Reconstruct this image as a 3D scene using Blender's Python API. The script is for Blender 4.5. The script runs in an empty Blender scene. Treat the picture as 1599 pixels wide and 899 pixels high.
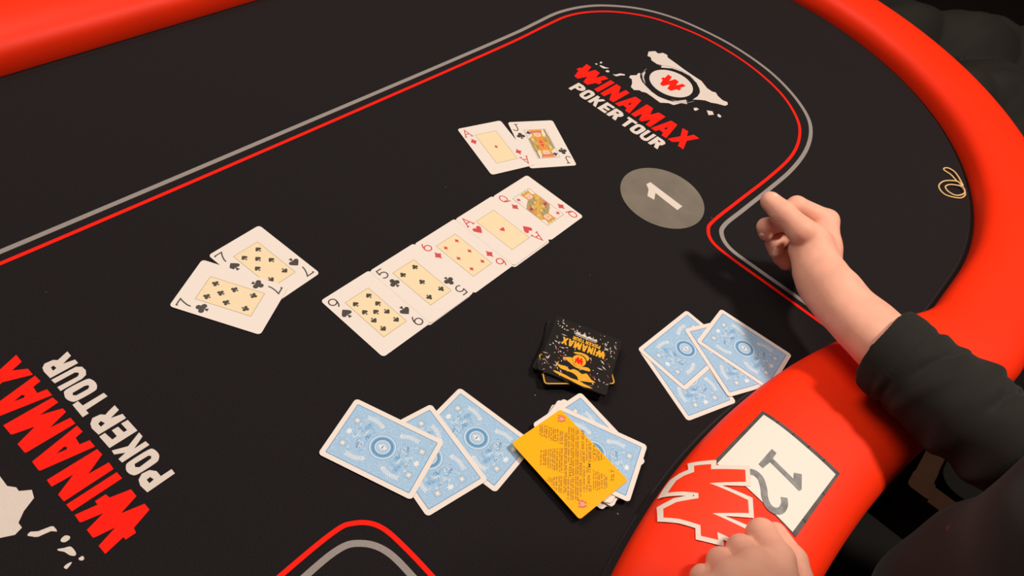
import bpy, bmesh, math, random
import numpy as np
from mathutils import Vector, Matrix, geometry

S = bpy.context.scene
COL = S.collection
MM = 0.001
Z0 = 0.76                                  # height of the felt above the floor (m)

# ------------------------------------------------------------------ camera
cam_d = bpy.data.cameras.new('camera'); cam = bpy.data.objects.new('camera', cam_d); COL.objects.link(cam)
_R = Vector((0.6591523, -0.72442513, 0.20180803)); _U = Vector((0.46697455, 0.60464789, 0.6452408)); _F = Vector((0.58945145, 0.33107274, -0.73684315))
_M = Matrix((_R, _U, -_F)).transposed().to_4x4()
_M.translation = Vector((-0.478, -0.390, Z0 + 0.61366))
cam.matrix_world = _M
cam_d.sensor_width = 36.0
cam_d.lens = 1242.547 / 1599.0 * 36.0
cam_d.clip_start = 0.02; cam_d.clip_end = 60
S.camera = cam

# ------------------------------------------------------------------ world, lamps, exposure
W = bpy.data.worlds.new('room_light'); S.world = W; W.use_nodes = True
W.node_tree.nodes['Background'].inputs[0].default_value = (1.0, 0.86, 0.74, 1)
W.node_tree.nodes['Background'].inputs[1].default_value = 0.22
def area(name, loc, target, size, power, col):
    d = bpy.data.lights.new(name, 'AREA'); d.shape = 'DISK'; d.size = size; d.energy = power; d.color = col
    o = bpy.data.objects.new(name, d); COL.objects.link(o); o.location = loc
    o.rotation_euler = (Vector(target) - Vector(loc)).to_track_quat('-Z', 'Y').to_euler()
    return o
area('overhead_lamp', (0.63, -0.86, Z0 + 1.88), (0.1, -0.2, Z0), 0.26, 36, (1.0, 0.85, 0.74))
area('overhead_lamp', (-0.2, 0.9, Z0 + 2.0), (0.1, 0.0, Z0), 1.2, 31, (1.0, 0.85, 0.75))  # broad weak fill light, added to lift the shade
S.view_settings.view_transform = 'Standard'; S.view_settings.look = 'None'
S.view_settings.gamma = 1.0; S.view_settings.use_curve_mapping = False
S.view_settings.exposure = -0.08

# ------------------------------------------------------------------ materials
def s2l(c):
    return tuple(((v/255)/12.92 if v/255 <= 0.04045 else ((v/255+0.055)/1.055)**2.4) for v in c)
MATS = {}
def mat(name, rgb, rough=0.5, spec=0.5, noise=None, bump=None, metal=0.0, sheen=0.0, sss=0.0, coat=0.0, lin=False):
    """noise = (scale, amount) mottles the colour; bump = (kind, scale, strength, distance)"""
    if name in MATS: return MATS[name]
    m = bpy.data.materials.new(name); m.use_nodes = True; nt = m.node_tree; N = nt.nodes
    b = N['Principled BSDF']
    c = rgb if lin else s2l(rgb)
    b.inputs['Base Color'].default_value = (*c, 1); b.inputs['Roughness'].default_value = rough
    b.inputs['Specular IOR Level'].default_value = spec; b.inputs['Metallic'].default_value = metal
    b.inputs['Sheen Weight'].default_value = sheen; b.inputs['Coat Weight'].default_value = coat
    if sss:
        b.inputs['Subsurface Weight'].default_value = sss; b.inputs['Subsurface Radius'].default_value = (1.0, 0.35, 0.2)
        b.inputs['Subsurface Scale'].default_value = 0.004
    tc = N.new('ShaderNodeTexCoord')
    if noise:
        t = N.new('ShaderNodeTexNoise'); t.inputs['Scale'].default_value = noise[0]; t.inputs['Detail'].default_value = 4
        r = N.new('ShaderNodeMapRange'); r.inputs['To Min'].default_value = 1 - noise[1]; r.inputs['To Max'].default_value = 1 + noise[1]
        r.inputs['From Min'].default_value = 0.25; r.inputs['From Max'].default_value = 0.75
        mx = N.new('ShaderNodeVectorMath'); mx.operation = 'SCALE'; mx.inputs[0].default_value = c
        nt.links.new(tc.outputs['Object'], t.inputs['Vector']); nt.links.new(t.outputs['Fac'], r.inputs['Value'])
        nt.links.new(r.outputs['Result'], mx.inputs['Scale']); nt.links.new(mx.outputs['Vector'], b.inputs['Base Color'])
    if bump:
        kind, sc, st, di = bump
        t = N.new('ShaderNodeTexVoronoi' if kind == 'voronoi' else 'ShaderNodeTexNoise'); t.inputs['Scale'].default_value = sc
        bp = N.new('ShaderNodeBump'); bp.inputs['Strength'].default_value = st; bp.inputs['Distance'].default_value = di
        nt.links.new(tc.outputs['Object'], t.inputs['Vector'])
        nt.links.new(t.outputs['Distance' if kind == 'voronoi' else 'Fac'], bp.inputs['Height'])
        nt.links.new(bp.outputs['Normal'], b.inputs['Normal'])
    MATS[name] = m
    return m

def felt_material():
    m = mat('black_felt', (0.0112, 0.0096, 0.0108), 0.95, 0.12, noise=(900, 0.35), bump=('noise', 1400, 0.5, 0.0006), sheen=0.03, lin=True)
    nt = m.node_tree; N = nt.nodes; b = N['Principled BSDF']
    src = b.inputs['Base Color'].links[0].from_socket                   # pale lint flecks caught in the nap
    tc = [n for n in N if n.type == 'TEX_COORD'][0]
    v = N.new('ShaderNodeTexVoronoi'); v.inputs['Scale'].default_value = 30; v.inputs['Randomness'].default_value = 1
    lt = N.new('ShaderNodeMath'); lt.operation = 'LESS_THAN'; lt.inputs[1].default_value = 0.022
    sep = N.new('ShaderNodeSeparateColor'); g2 = N.new('ShaderNodeMath'); g2.operation = 'GREATER_THAN'; g2.inputs[1].default_value = 0.72
    mu = N.new('ShaderNodeMath'); mu.operation = 'MULTIPLY'
    mix = N.new('ShaderNodeMix'); mix.data_type = 'RGBA'
    nt.links.new(tc.outputs['Object'], v.inputs['Vector']); nt.links.new(v.outputs['Distance'], lt.inputs[0])
    nt.links.new(v.outputs['Color'], sep.inputs[0]); nt.links.new(sep.outputs[0], g2.inputs[0])
    nt.links.new(lt.outputs[0], mu.inputs[0]); nt.links.new(g2.outputs[0], mu.inputs[1])
    nt.links.new(mu.outputs[0], mix.inputs['Factor']); nt.links.new(src, mix.inputs['A'])
    mix.inputs['B'].default_value = (0.16, 0.14, 0.12, 1)
    nt.links.new(mix.outputs['Result'], b.inputs['Base Color'])
    return m

FELT = felt_material()
RED = mat('red_vinyl', (0.92, 0.030, 0.003), 0.50, 0.22, noise=(14, 0.05), bump=('voronoi', 620, 0.12, 0.0005), lin=True)
PRINT_RED = mat('felt_print_red', (0.86, 0.012, 0.004), 0.85, 0.15, noise=(1500, 0.16), lin=True)
PRINT_WHITE = mat('felt_print_white', (0.65, 0.59, 0.54), 0.85, 0.15, noise=(1500, 0.08), lin=True)
PRINT_GREY = mat('felt_print_grey', (0.27, 0.245, 0.23), 0.9, 0.1, noise=(1200, 0.14), lin=True)
VINYL_WHITE = mat('rail_print_white', (0.72, 0.64, 0.56), 0.45, 0.4, lin=True)
VINYL_RED = mat('rail_print_red', (0.88, 0.040, 0.008), 0.5, 0.25, bump=('voronoi', 620, 0.12, 0.0005), lin=True)
CARD = mat('card_stock', (0.735, 0.69, 0.64), 0.42, 0.35, lin=True)
CARD_EDGE = mat('card_edge', (0.62, 0.57, 0.52), 0.7, 0.2, lin=True)
CREAM = mat('card_cream', (0.78, 0.655, 0.43), 0.45, 0.3, noise=(300, 0.03), lin=True)
INK = mat('card_ink_black', (0.055, 0.050, 0.043), 0.5, 0.3, lin=True)
INK_RED = mat('card_ink_red', (0.56, 0.07, 0.07), 0.5, 0.3, lin=True)
OUTLINE = mat('card_outline', (0.22, 0.17, 0.08), 0.5, 0.3, lin=True)
BLUE_DARK = mat('card_blue_dark', (0.085, 0.24, 0.46), 0.45, 0.3, lin=True)
BLUE_MID = mat('card_blue_mid', (0.20, 0.42, 0.66), 0.45, 0.3, lin=True)
BLUE_PALE = mat('card_blue_pale', (0.70, 0.75, 0.78), 0.45, 0.3, lin=True)
OCHRE = mat('court_ochre', (0.62, 0.38, 0.07), 0.5, 0.3, lin=True)
OLIVE = mat('court_olive', (0.33, 0.30, 0.14), 0.5, 0.3, lin=True)
ORANGE = mat('court_orange', (0.72, 0.27, 0.06), 0.5, 0.3, lin=True)
FLESH = mat('court_flesh', (0.78, 0.55, 0.40), 0.5, 0.3, lin=True)
DISC_GREY = mat('sticker_grey', (0.165, 0.145, 0.115), 0.6, 0.3, noise=(28, 0.16), bump=('noise', 25, 0.25, 0.004), lin=True)
PAPER = mat('white_paper', (0.78, 0.73, 0.66), 0.5, 0.35, lin=True)
TAPE = mat('black_tape', (0.075, 0.07, 0.065), 0.42, 0.35, noise=(60, 0.5), bump=('noise', 120, 0.35, 0.001), lin=True)
DIGIT = mat('marker_grey', (0.20, 0.21, 0.21), 0.45, 0.4, noise=(160, 0.35), lin=True)
YELLOW = mat('yellow_plastic', (0.98, 0.425, 0.0), 0.45, 0.2, lin=True)
YEL_INK = mat('yellow_card_ink', (0.20, 0.12, 0.01), 0.4, 0.4, lin=True)
PINK = mat('pink_ink', (0.80, 0.33, 0.28), 0.4, 0.4, lin=True)
GLOSS_BLACK = mat('gloss_black_plastic', (0.012, 0.010, 0.009), 0.22, 0.55, lin=True)
GOLD = mat('gold_print', (0.74, 0.38, 0.02), 0.35, 0.5, lin=True)
CONF_WHITE = mat('confetti_white', (0.62, 0.57, 0.53), 0.35, 0.5, lin=True)
CONF_RED = mat('confetti_red', (0.46, 0.04, 0.03), 0.35, 0.5, lin=True)
RUBBER = mat('rubber_tan', (0.72, 0.50, 0.22), 0.5, 0.4, lin=True)
SKIN = mat('skin', (0.80, 0.41, 0.295), 0.55, 0.3, noise=(45, 0.09), bump=('noise', 140, 0.16, 0.0014), sss=0.12, lin=True)
NAIL = mat('nail', (0.88, 0.56, 0.45), 0.32, 0.5, lin=True)
SHIRT = mat('black_cotton', (0.013, 0.0125, 0.010), 0.85, 0.2, noise=(20, 0.12), bump=('noise', 700, 0.2, 0.0006), sheen=0.06, lin=True)
TROUSER = mat('black_trouser', (0.008, 0.007, 0.007), 0.9, 0.15, lin=True)
JACKET = mat('dark_jacket_cloth', (0.017, 0.0155, 0.012), 0.8, 0.25, noise=(9, 0.25), bump=('noise', 300, 0.25, 0.001), lin=True)
HAIR = mat('dark_hair', (0.02, 0.014, 0.01), 0.6, 0.3, lin=True)
WOOD = mat('brown_wood', (0.040, 0.018, 0.010), 0.85, 0.08, noise=(12, 0.3), lin=True)
TABLE_BODY = mat('black_table_body', (0.010, 0.009, 0.009), 0.6, 0.3, lin=True)
FLOORM = mat('dark_carpet', (0.018, 0.013, 0.011), 0.95, 0.1, noise=(60, 0.4), bump=('noise', 500, 0.5, 0.003), lin=True)
EYE = mat('eye_white', (0.75, 0.72, 0.68), 0.3, 0.5, lin=True); IRIS = mat('iris', (0.05, 0.03, 0.02), 0.2, 0.5, lin=True); LIP = mat('lip', (0.45, 0.16, 0.12), 0.5, 0.3, lin=True)

# ------------------------------------------------------------------ helpers
def link(name, mesh, parent=None, mats=None, smooth=False):
    o = bpy.data.objects.new(name, mesh); COL.objects.link(o)
    for m in (mats or []): mesh.materials.append(m)
    if parent: o.parent = parent
    if smooth: mesh.polygons.foreach_set('use_smooth', [True]*len(mesh.polygons))
    return o
def tag(o, label=None, cat=None, group=None, kind=None):
    if label: o['label'] = label
    if cat: o['category'] = cat
    if group: o['group'] = group
    if kind: o['kind'] = kind
    return o
def empty(name, loc=(0, 0, 0), rz=0.0):
    o = bpy.data.objects.new(name, None); COL.objects.link(o); o.location = loc; o.rotation_euler = (0, 0, rz); o.empty_display_size = 0.05
    return o
class MB:
    """collects flat polygons and simple solids, builds ONE mesh; coordinates in mm unless k is given"""
    def __init__(s, k=MM): s.v = []; s.f = []; s.mi = []; s.k = k
    def add(s, vs, fs, mi=0):
        o = len(s.v); s.v += [tuple(c*s.k for c in v) for v in vs]; s.f += [tuple(i+o for i in f) for f in fs]; s.mi += [mi]*len(fs)
    def poly(s, loops, z=0.0, mi=0, zf=None):
        """flat polygon (first loop outline, others holes), facing up"""
        if not isinstance(loops[0][0], (tuple, list)): loops = [loops]
        vs = [Vector((x, y, 0)) for l in loops for x, y in l]
        tri = geometry.tessellate_polygon([[Vector((x, y, 0)) for x, y in l] for l in loops])
        fs = []
        for a, b, c in tri:
            if (vs[b]-vs[a]).cross(vs[c]-vs[a]).z < 0: a, b, c = a, c, b
            fs.append((a, b, c))
        s.add([(v.x, v.y, z if zf is None else zf(v.x, v.y)) for v in vs], fs, mi)
    def ribbon(s, pts, w, z=0.0, mi=0, closed=False, zf=None):
        n = len(pts); L_ = []; R_ = []
        for i in range(n):
            p = Vector(pts[i]).to_2d()
            a = Vector(pts[i-1]).to_2d() if (i or closed) else None
            b = Vector(pts[(i+1) % n]).to_2d() if (i < n-1 or closed) else None
            d1 = (p-a).normalized() if a is not None and (p-a).length > 1e-9 else None
            d2 = (b-p).normalized() if b is not None and (b-p).length > 1e-9 else None
            d1 = d1 or d2; d2 = d2 or d1
            t = (d1+d2); t = t.normalized() if t.length > 1e-6 else d1
            nn = Vector((-t.y, t.x)); m = max(0.4, abs(nn.dot(Vector((-d1.y, d1.x)))))
            L_.append(p+nn*(w/2/m)); R_.append(p-nn*(w/2/m))
        zz = (lambda q: z) if zf is None else (lambda q: zf(q.x, q.y))
        vs = [(q.x, q.y, zz(q)) for q in L_] + [(q.x, q.y, zz(q)) for q in R_]
        m = n if closed else n-1
        fs = [(i, n+i, n+(i+1) % n, (i+1) % n) for i in range(m)]
        s.add(vs, fs, mi)
    def disc(s, cx, cy, r, z=0.0, mi=0, n=24, ry=None):
        s.poly([(cx+r*math.cos(2*math.pi*i/n), cy+(ry or r)*math.sin(2*math.pi*i/n)) for i in range(n)], z, mi)
    def ring(s, cx, cy, r, w, z=0.0, mi=0, n=36):
        s.ribbon([(cx+r*math.cos(2*math.pi*i/n), cy+r*math.sin(2*math.pi*i/n)) for i in range(n)], w, z, mi, closed=True)
    def slab(s, outline, z0, z1, mi=0, mside=None):
        n = len(outline)
        s.add([(x, y, z0) for x, y in outline]+[(x, y, z1) for x, y in outline], [tuple(range(n-1, -1, -1)), tuple(range(n, 2*n))], mi)
        s.add([(x, y, z0) for x, y in outline]+[(x, y, z1) for x, y in outline], [(i, (i+1) % n, n+(i+1) % n, n+i) for i in range(n)], mi if mside is None else mside)
    def box(s, c, d, mi=0):
        x, y, z = c; a, b, h = d[0]/2, d[1]/2, d[2]/2
        s.slab([(x-a, y-b), (x+a, y-b), (x+a, y+b), (x-a, y+b)], z-h, z+h, mi)
    def mesh(s, name):
        me = bpy.data.meshes.new(name); me.from_pydata(s.v, [], s.f); me.polygons.foreach_set('material_index', s.mi); me.update()
        return me
    def build(s, name, mats, parent=None, smooth=False):
        return link(name, s.mesh(name), parent, mats, smooth)
def rrect(w, h, r, n=5, cx=0, cy=0):
    out = []
    for sx, sy, a0 in ((1, 1, 0), (-1, 1, 90), (-1, -1, 180), (1, -1, 270)):
        for i in range(n+1):
            a = math.radians(a0+90*i/n); out.append((cx+sx*(w/2-r)+r*math.cos(a), cy+sy*(h/2-r)+r*math.sin(a)))
    return out
def catmull(pts, n=8, closed=False):
    P = [Vector(p) for p in pts]; m = len(P); out = []
    for i in range(m if closed else m-1):
        p0 = P[i-1] if (i or closed) else P[0]; p1 = P[i]; p2 = P[(i+1) % m]; p3 = P[(i+2) % m] if (i+2 < m or closed) else P[-1]
        for k in range(n):
            t = k/n
            out.append(0.5*((2*p1)+(p2-p0)*t+(2*p0-5*p1+4*p2-p3)*t*t+(3*p1-p0-3*p2+p3)*t**3))
    if not closed: out.append(P[-1])
    return [tuple(v) for v in out]
def tube(pts, r, n=8, closed=False):
    """swept tube -> (verts, faces), same units as pts"""
    P = [Vector(p) for p in pts]; m = len(P); V = []; Fc = []
    up = Vector((0, 0, 1))
    for i in range(m):
        t = (P[(i+1) % m]-P[i-1]) if closed or 0 < i < m-1 else (P[1]-P[0] if i == 0 else P[-1]-P[-2])
        t.normalize(); a = t.cross(up)
        if a.length < 1e-3: a = t.cross(Vector((1, 0, 0)))
        a.normalize(); b = a.cross(t)
        for k in range(n):
            an = 2*math.pi*k/n; V.append(tuple(P[i]+a*(r*math.cos(an))+b*(r*math.sin(an))))
    for i in range(m if closed else m-1):
        j = (i+1) % m
        for k in range(n): Fc.append((i*n+k, i*n+(k+1) % n, j*n+(k+1) % n, j*n+k))
    if not closed: Fc += [tuple(range(n-1, -1, -1)), tuple((m-1)*n+k for k in range(n))]
    return V, Fc
LETTERS={'W':[(422.1,58.9),(422.4,66.4),(421.3,67.2),(406.8,70.9),(421.8,75.0),(421.8,83.1),(420.8,83.8),(406.4,86.5),(422.1,91.3),(421.9,99.8),(406.1,96.9),(406.1,99.6),(398.0,99.9),(397.1,95.5),(381.2,90.3),(381.2,83.7),(397.6,79.3),(382.2,74.4),(382.1,66.8),(397.0,62.7),(397.7,58.4),(406.1,58.4),(406.3,62.1)],
'I':[(422.4,47.6),(422.1,55.1),(382.0,54.5),(382.2,47.3)],
'N':[(422.5,20.4),(422.7,27.7),(406.4,28.6),(422.5,36.5),(422.2,44.3),(382.5,43.4),(382.1,36.1),(398.3,35.2),(382.2,26.8),(382.6,20.1)],
'A':[(422.8,-0.5),(383.1,-8.4),(382.6,-0.8),(389.3,0.9),(390.0,8.1),(382.6,9.5),(382.6,17.2),(421.6,10.4),(422.8,9.5)],
'A_h':[(406.6,4.5),(399.4,2.5),(398.0,4.5),(399.3,6.0)],
'M':[(423.2,-43.1),(383.8,-43.9),(382.8,-36.9),(399.0,-34.8),(383.1,-29.6),(382.9,-25.0),(398.9,-19.5),(383.1,-18.0),(383.0,-10.9),(422.1,-10.3),(423.0,-11.4),(423.2,-21.2),(406.7,-27.4),(421.8,-31.3),(422.8,-32.1)],
'A1':[(423.3,-63.6),(383.6,-71.5),(383.1,-63.9),(389.8,-62.2),(390.5,-55.0),(383.1,-53.6),(383.0,-45.9),(422.1,-52.7),(423.3,-53.6)],
'A1_h':[(407.1,-58.6),(399.9,-60.6),(398.5,-58.6),(399.8,-57.1)],
'R2':[(352.8,-78.2),(352.8,-72.4),(361.6,-68.9),(352.3,-66.9),(352.3,-62.2),(376.1,-61.9),(376.6,-70.9),(375.6,-75.1),(372.4,-77.9),(365.6,-77.2),(363.0,-74.8),(360.7,-75.5)],
'R2_h':[(370.5,-71.5),(368.0,-71.7),(367.5,-68.2),(370.9,-67.2)],
'U':[(376.4,-59.9),(375.9,-55.1),(359.1,-55.2),(357.0,-53.6),(357.4,-51.6),(359.4,-50.2),(376.3,-50.6),(376.2,-45.6),(357.8,-46.0),(353.5,-47.6),(351.4,-51.9),(351.8,-56.8),(355.5,-59.8)],
'O2':[(356.2,-43.6),(352.8,-41.0),(351.8,-35.8),(353.4,-31.2),(357.1,-29.1),(371.0,-29.2),(374.8,-31.0),(376.7,-36.2),(375.6,-41.1),(372.4,-44.1)],
'O2_h':[(370.4,-38.1),(360.1,-38.5),(357.3,-37.4),(357.6,-35.4),(359.6,-34.1),(369.2,-34.2),(371.2,-35.9)],
'T':[(376.0,-28.0),(371.0,-28.5),(370.5,-22.4),(352.2,-23.1),(351.7,-18.3),(370.8,-16.9),(370.8,-12.9),(376.0,-12.6)],
'R':[(352.0,-7.1),(351.9,-1.1),(360.6,1.7),(351.7,4.0),(351.8,9.2),(375.2,9.4),(376.1,1.0),(374.8,-3.4),(371.0,-7.2),(364.7,-6.4),(361.9,-3.6),(359.2,-4.9)],
'R_h':[(370.4,0.3),(367.5,-0.7),(366.3,3.2),(370.2,4.0)],
'E':[(351.7,11.5),(357.3,11.3),(357.0,19.6),(359.9,19.5),(360.5,12.3),(365.8,12.2),(365.7,19.4),(369.8,19.9),(370.9,11.0),(375.7,11.2),(375.3,25.3),(351.4,25.0)],
'K':[(375.4,38.1),(375.0,42.6),(351.5,42.2),(352.0,37.4),(361.9,37.6),(351.3,32.1),(351.3,27.2),(364.1,32.8),(375.2,28.3),(375.7,32.5),(368.6,36.6)],
'O':[(374.5,47.2),(371.0,45.3),(354.7,45.4),(351.2,47.8),(350.7,53.9),(353.1,57.7),(357.1,59.2),(371.5,59.0),(375.3,56.4),(376.4,51.3)],
'O_h':[(368.9,49.7),(357.5,50.0),(355.8,51.5),(357.0,53.5),(367.6,54.5),(369.9,52.4)],
'P':[(350.7,71.6),(350.9,76.4),(374.7,76.9),(375.5,68.4),(373.8,63.4),(369.4,60.5),(363.4,61.5),(360.0,65.8),(360.0,71.6)],
'P_h':[(369.4,67.3),(366.2,67.0),(365.4,70.6),(369.5,71.3)],
'X':[(423.4,-72.4),(424.9,-81.1),(413.7,-86.4),(425.7,-90.3),(425.3,-99.6),(404.8,-92.0),(384.6,-99.6),(384.7,-90.5),(394.4,-87.0),(384.4,-81.2),(384.4,-73.3),(405.3,-80.9)]}
EMBLEM={'blob_left':[(467.9,41.2),(475.1,42.8),(477.4,40.9),(468.8,35.2),(461.8,26.1),(458.5,17.5),(454.6,4.1),(453.9,-8.5),(457.2,-18.3),(463.4,-27.8),(479.0,-34.5),(485.4,-37.1),(477.9,-44.2),(471.7,-37.7),(457.2,-33.8),(454.6,-27.0),(443.9,-19.0),(445.0,-4.0),(445.0,7.0),(441.0,12.0),(441.0,16.0),(434.0,21.0),(436.0,28.0),(446.0,33.0),(453.0,39.0),(453.0,44.0),(459.0,46.0)],
'streak':[(479.4,39.7),(489.0,39.4),(473.9,32.2),(462.5,20.4),(471.9,33.4)],
'blob_right':[(525.9,62.2),(537.3,68.5),(548.5,63.5),(547.3,57.0),(556.1,53.9),(557.7,46.7),(552.5,42.5),(551.2,24.8),(549.3,9.0),(548.6,-5.8),(548.5,-23.7),(540.6,-39.3),(540.1,-48.4),(543.5,-53.2),(538.7,-59.7),(536.0,-70.0),(538.7,-76.9),(534.1,-80.6),(527.2,-79.7),(520.4,-69.4),(514.3,-63.0),(510.9,-54.9),(504.2,-48.9),(495.2,-42.7),(508.8,-42.5),(520.6,-39.1),(528.4,-33.2),(537.1,-22.3),(542.5,-6.3),(541.0,7.1),(534.5,20.7),(519.7,32.2),(526.5,35.1),(521.6,40.8),(521.8,51.9),(527.6,57.0)],
'i1':[(478.9,-55.1),(483.3,-57.3),(483.6,-61.4),(475.6,-60.7),(474.8,-58.1)],
'i2':[(491.8,-69.7),(497.8,-76.0),(492.7,-81.8),(484.4,-77.8)],
'i3':[(497.4,-84.7),(501.0,-85.0),(500.1,-90.3),(494.9,-91.3),(494.4,-87.4)],
'j1':[(453.2,51.9),(450.3,50.7),(446.4,53.8),(438.3,56.1),(436.9,58.7),(437.3,62.6),(440.1,59.5),(448.4,57.7),(451.4,54.6)],
'j2':[(438.1,69.5),(434.8,68.9),(432.7,71.6),(434.0,73.5),(437.3,73.5),(439.0,71.4)],
'j3':[(443.4,74.8),(440.1,76.9),(436.7,78.4),(435.7,80.9),(435.9,85.9),(437.7,87.1),(439.9,84.2),(441.2,79.7),(443.6,76.5)],
'j4':[(436.6,90.5),(433.7,90.8),(434.1,93.4),(435.7,93.6),(436.8,92.2)],
'j5':[(447.0,89.7),(444.3,89.0),(441.1,90.1),(445.6,92.2),(446.7,91.6)]}
# ------------------------------------------------------------------ floor
fl = MB(1.0); fl.slab([(-6, -6), (6, -6), (6, 6), (-6, 6)], -0.1, 0.0)
tag(fl.build('floor', [FLOORM]), 'dark carpeted floor far below the poker table', None, None, 'structure')

# ------------------------------------------------------------------ poker table
table = tag(empty('poker_table', (0, 0, 0)), 'oval poker table with black felt and thick padded red rail', 'table')
top = empty('table_origin'); bpy.data.objects.remove(top)
ZC, HH, NE = 12.0, 33.0, 2.6               # rail cross-section: centre height, half height, roundness (mm)
def smin1(a, b, k):
    h = max(0.0, min(1.0, 0.5+0.5*(b-a)/k)); return b*(1-h)+a*h-k*h*(1-h)
def y_in(x): return -smin1(453.0, 358+.0007*x*x, 12)
def y_out(x): return -smin1(563.0, 505+.0005*x*x, 10)
def rail_z(x, y):
    i, o = y_in(x), y_out(x); c = (i+o)/2; h = (i-o)/2
    t = min(0.999, abs((y-c)/h)); return ZC+HH*(1-t**NE)**(1/NE)
def rail_loops():
    inn = []; out = []
    CX = 480.0
    for i in range(97):                    # near side, x from -480 to 480
        x = -CX+2*CX*i/96; inn.append((x, y_in(x))); out.append((x, y_out(x)))
    for i in range(1, 64):                 # right end
        a = -math.pi/2+math.pi*i/64; inn.append((CX+446*math.cos(a), 453*math.sin(a))); out.append((CX+548*math.cos(a), 563*math.sin(a)))
    for i in range(33):
        x = CX-2*CX*i/32; inn.append((x, 453)); out.append((x, 563))
    for i in range(1, 64):
        a = math.pi/2+math.pi*i/64; inn.append((-CX+446*math.cos(a), 453*math.sin(a))); out.append((-CX+548*math.cos(a), 563*math.sin(a)))
    return inn, out
inn, out = rail_loops()
NS = 28
v = []; f = []
for (a, b), (c, d) in zip(inn, out):
    for k in range(NS):
        an = 2*math.pi*k/NS; ct, st = math.cos(an), math.sin(an)
        u = math.copysign(abs(ct)**(2/NE), ct); w = math.copysign(abs(st)**(2/NE), st)
        t = 0.5-0.5*u                       # u=+1 inner side
        v.append(((a+(c-a)*t)*MM, (b+(d-b)*t)*MM, Z0+(ZC+HH*w)*MM))
n = len(inn)
for i in range(n):
    j = (i+1) % n
    for k in range(NS):
        f.append((i*NS+k, j*NS+k, j*NS+(k+1) % NS, i*NS+(k+1) % NS))
me = bpy.data.meshes.new('rail'); me.from_pydata(v, [], f); me.update()
bm = bmesh.new(); bm.from_mesh(me); bmesh.ops.recalc_face_normals(bm, faces=bm.faces); bm.to_mesh(me); bm.free()
rail = tag(link('rail', me, table, [RED], True), 'padded red vinyl rail')
# felt playing surface
mid = [((a+c)/2, (b+d)/2) for (a, b), (c, d) in zip(inn, out)]
ft = MB(); ft.slab(mid, -18, 0)
felt = ft.build('felt_top', [FELT], table); felt.location.z = Z0; tag(felt, 'black felt playing surface')
tr = MB(); tr.ribbon(inn, 11, 0.08, closed=True); o = tr.build('rail_shade_trim', [TABLE_BODY], table); o.location.z = Z0  # black under-trim ribbon, also paints the rail's contact shadow on the felt
ap = MB(); ap.slab([(x*.985, y*.985) for x, y in mid], -75, -18)
o = ap.build('apron', [TABLE_BODY], table); o.location.z = Z0
for sx in (-1, 1):
    lg = MB(); lg.box((sx*480, 0, -400), (90, 420, 650)); lg.box((sx*480, 0, -740), (160, 700, 40))
    o = lg.build('leg', [TABLE_BODY], table); o.location.z = Z0

# printed lines (millimetres from the table centre)
GREY = [(0, 213.5), (200, 213.5), (374, 214.5), (430, 217), (486, 219), (538, 210), (581, 191), (625, 157), (656, 112), (673, 58), (680, 0), (673, -64), (652, -118), (622, -161), (588, -186), (539, -203), (479, -211), (414, -211.5), (349, -210.5), (301, -210), (282, -218), (271, -238), (270, -274), (271, -330), (271, -388)]
REDL = [(0, 199), (200, 199.5), (359, 201), (438, 204.5), (492, 205), (537, 194), (581, 170), (619, 133), (641, 91), (655, 44), (658, -13), (650, -66), (630, -117), (595, -160), (556, -183), (506, -196), (438, -199), (355, -197.5), (294, -197), (275, -202), (262, -217), (258.5, -245), (259, -305), (259, -392)]
def line(pts, w, m, name):
    half = catmull(pts, 7)
    full = [(-x, y) for x, y in reversed(half[1:])] + half
    b = MB(); b.ribbon(full, w, 0.25); o = b.build(name, [m], felt); return o
tag(line(GREY, 5.6, PRINT_GREY, 'betting_line'), 'grey printed line'); tag(line(REDL, 4.2, PRINT_RED, 'betting_line'), 'red printed line')

# printed logos
def smooth_loop(l, n=3): return catmull(l, n, True)
def logo(dx, dy, flip):
    g = -1 if flip else 1
    X = lambda l: [(g*x+dx, g*y+dy) for x, y in l]
    E_ = lambda k: X(EMBLEM[k])
    w = MB()
    for k in ('W', 'I', 'N', 'M', 'X'): w.poly(X(LETTERS[k]), 0.25)
    for k in ('A', 'A1'): w.poly([X(LETTERS[k]), X(LETTERS[k+'_h'])], 0.25)
    tag(w.build('lettering', [PRINT_RED], felt), 'red upper line of lettering')
    t = MB()
    for k in ('P', 'O', 'R', 'O2', 'R2'): t.poly([smooth_loop(X(LETTERS[k]), 3) if k in ('O', 'O2') else X(LETTERS[k]), X(LETTERS[k+'_h'])], 0.25)
    for k in ('K', 'E', 'T', 'U'): t.poly(X(LETTERS[k]), 0.25)
    tag(t.build('lettering', [PRINT_WHITE], felt), 'white lower line of lettering')
    e = MB()
    for k in EMBLEM: e.poly(smooth_loop(E_(k), 2) if k[0] == 'j' else E_(k), 0.25)
    cx, cy = 499.5, -0.7
    e.disc(g*cx+dx, g*cy+dy, 33, 0.25, 0, 48)
    for r, a0, a1 in ((43.5, 95, 150), (45.5, 200, 262), (42, 215, 250), (44, -20, 60)):
        pts = [(cx+r*math.cos(math.radians(a0+(a1-a0)*i/14)), cy+r*math.sin(math.radians(a0+(a1-a0)*i/14))) for i in range(15)]
        e.ribbon(X(pts), 0.9, 0.32, 1)
    wl = [((x-401.5)*.80+498, (y-79)*.80-1.5) for x, y in LETTERS['W']]
    e.poly(X(wl), 0.38, 2)
    tag(e.build('emblem', [PRINT_WHITE, PRINT_GREY, PRINT_RED], felt), 'white splash emblem around a disc')
logo(-4.8, 5.6, False); logo(0, 0, True)

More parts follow.
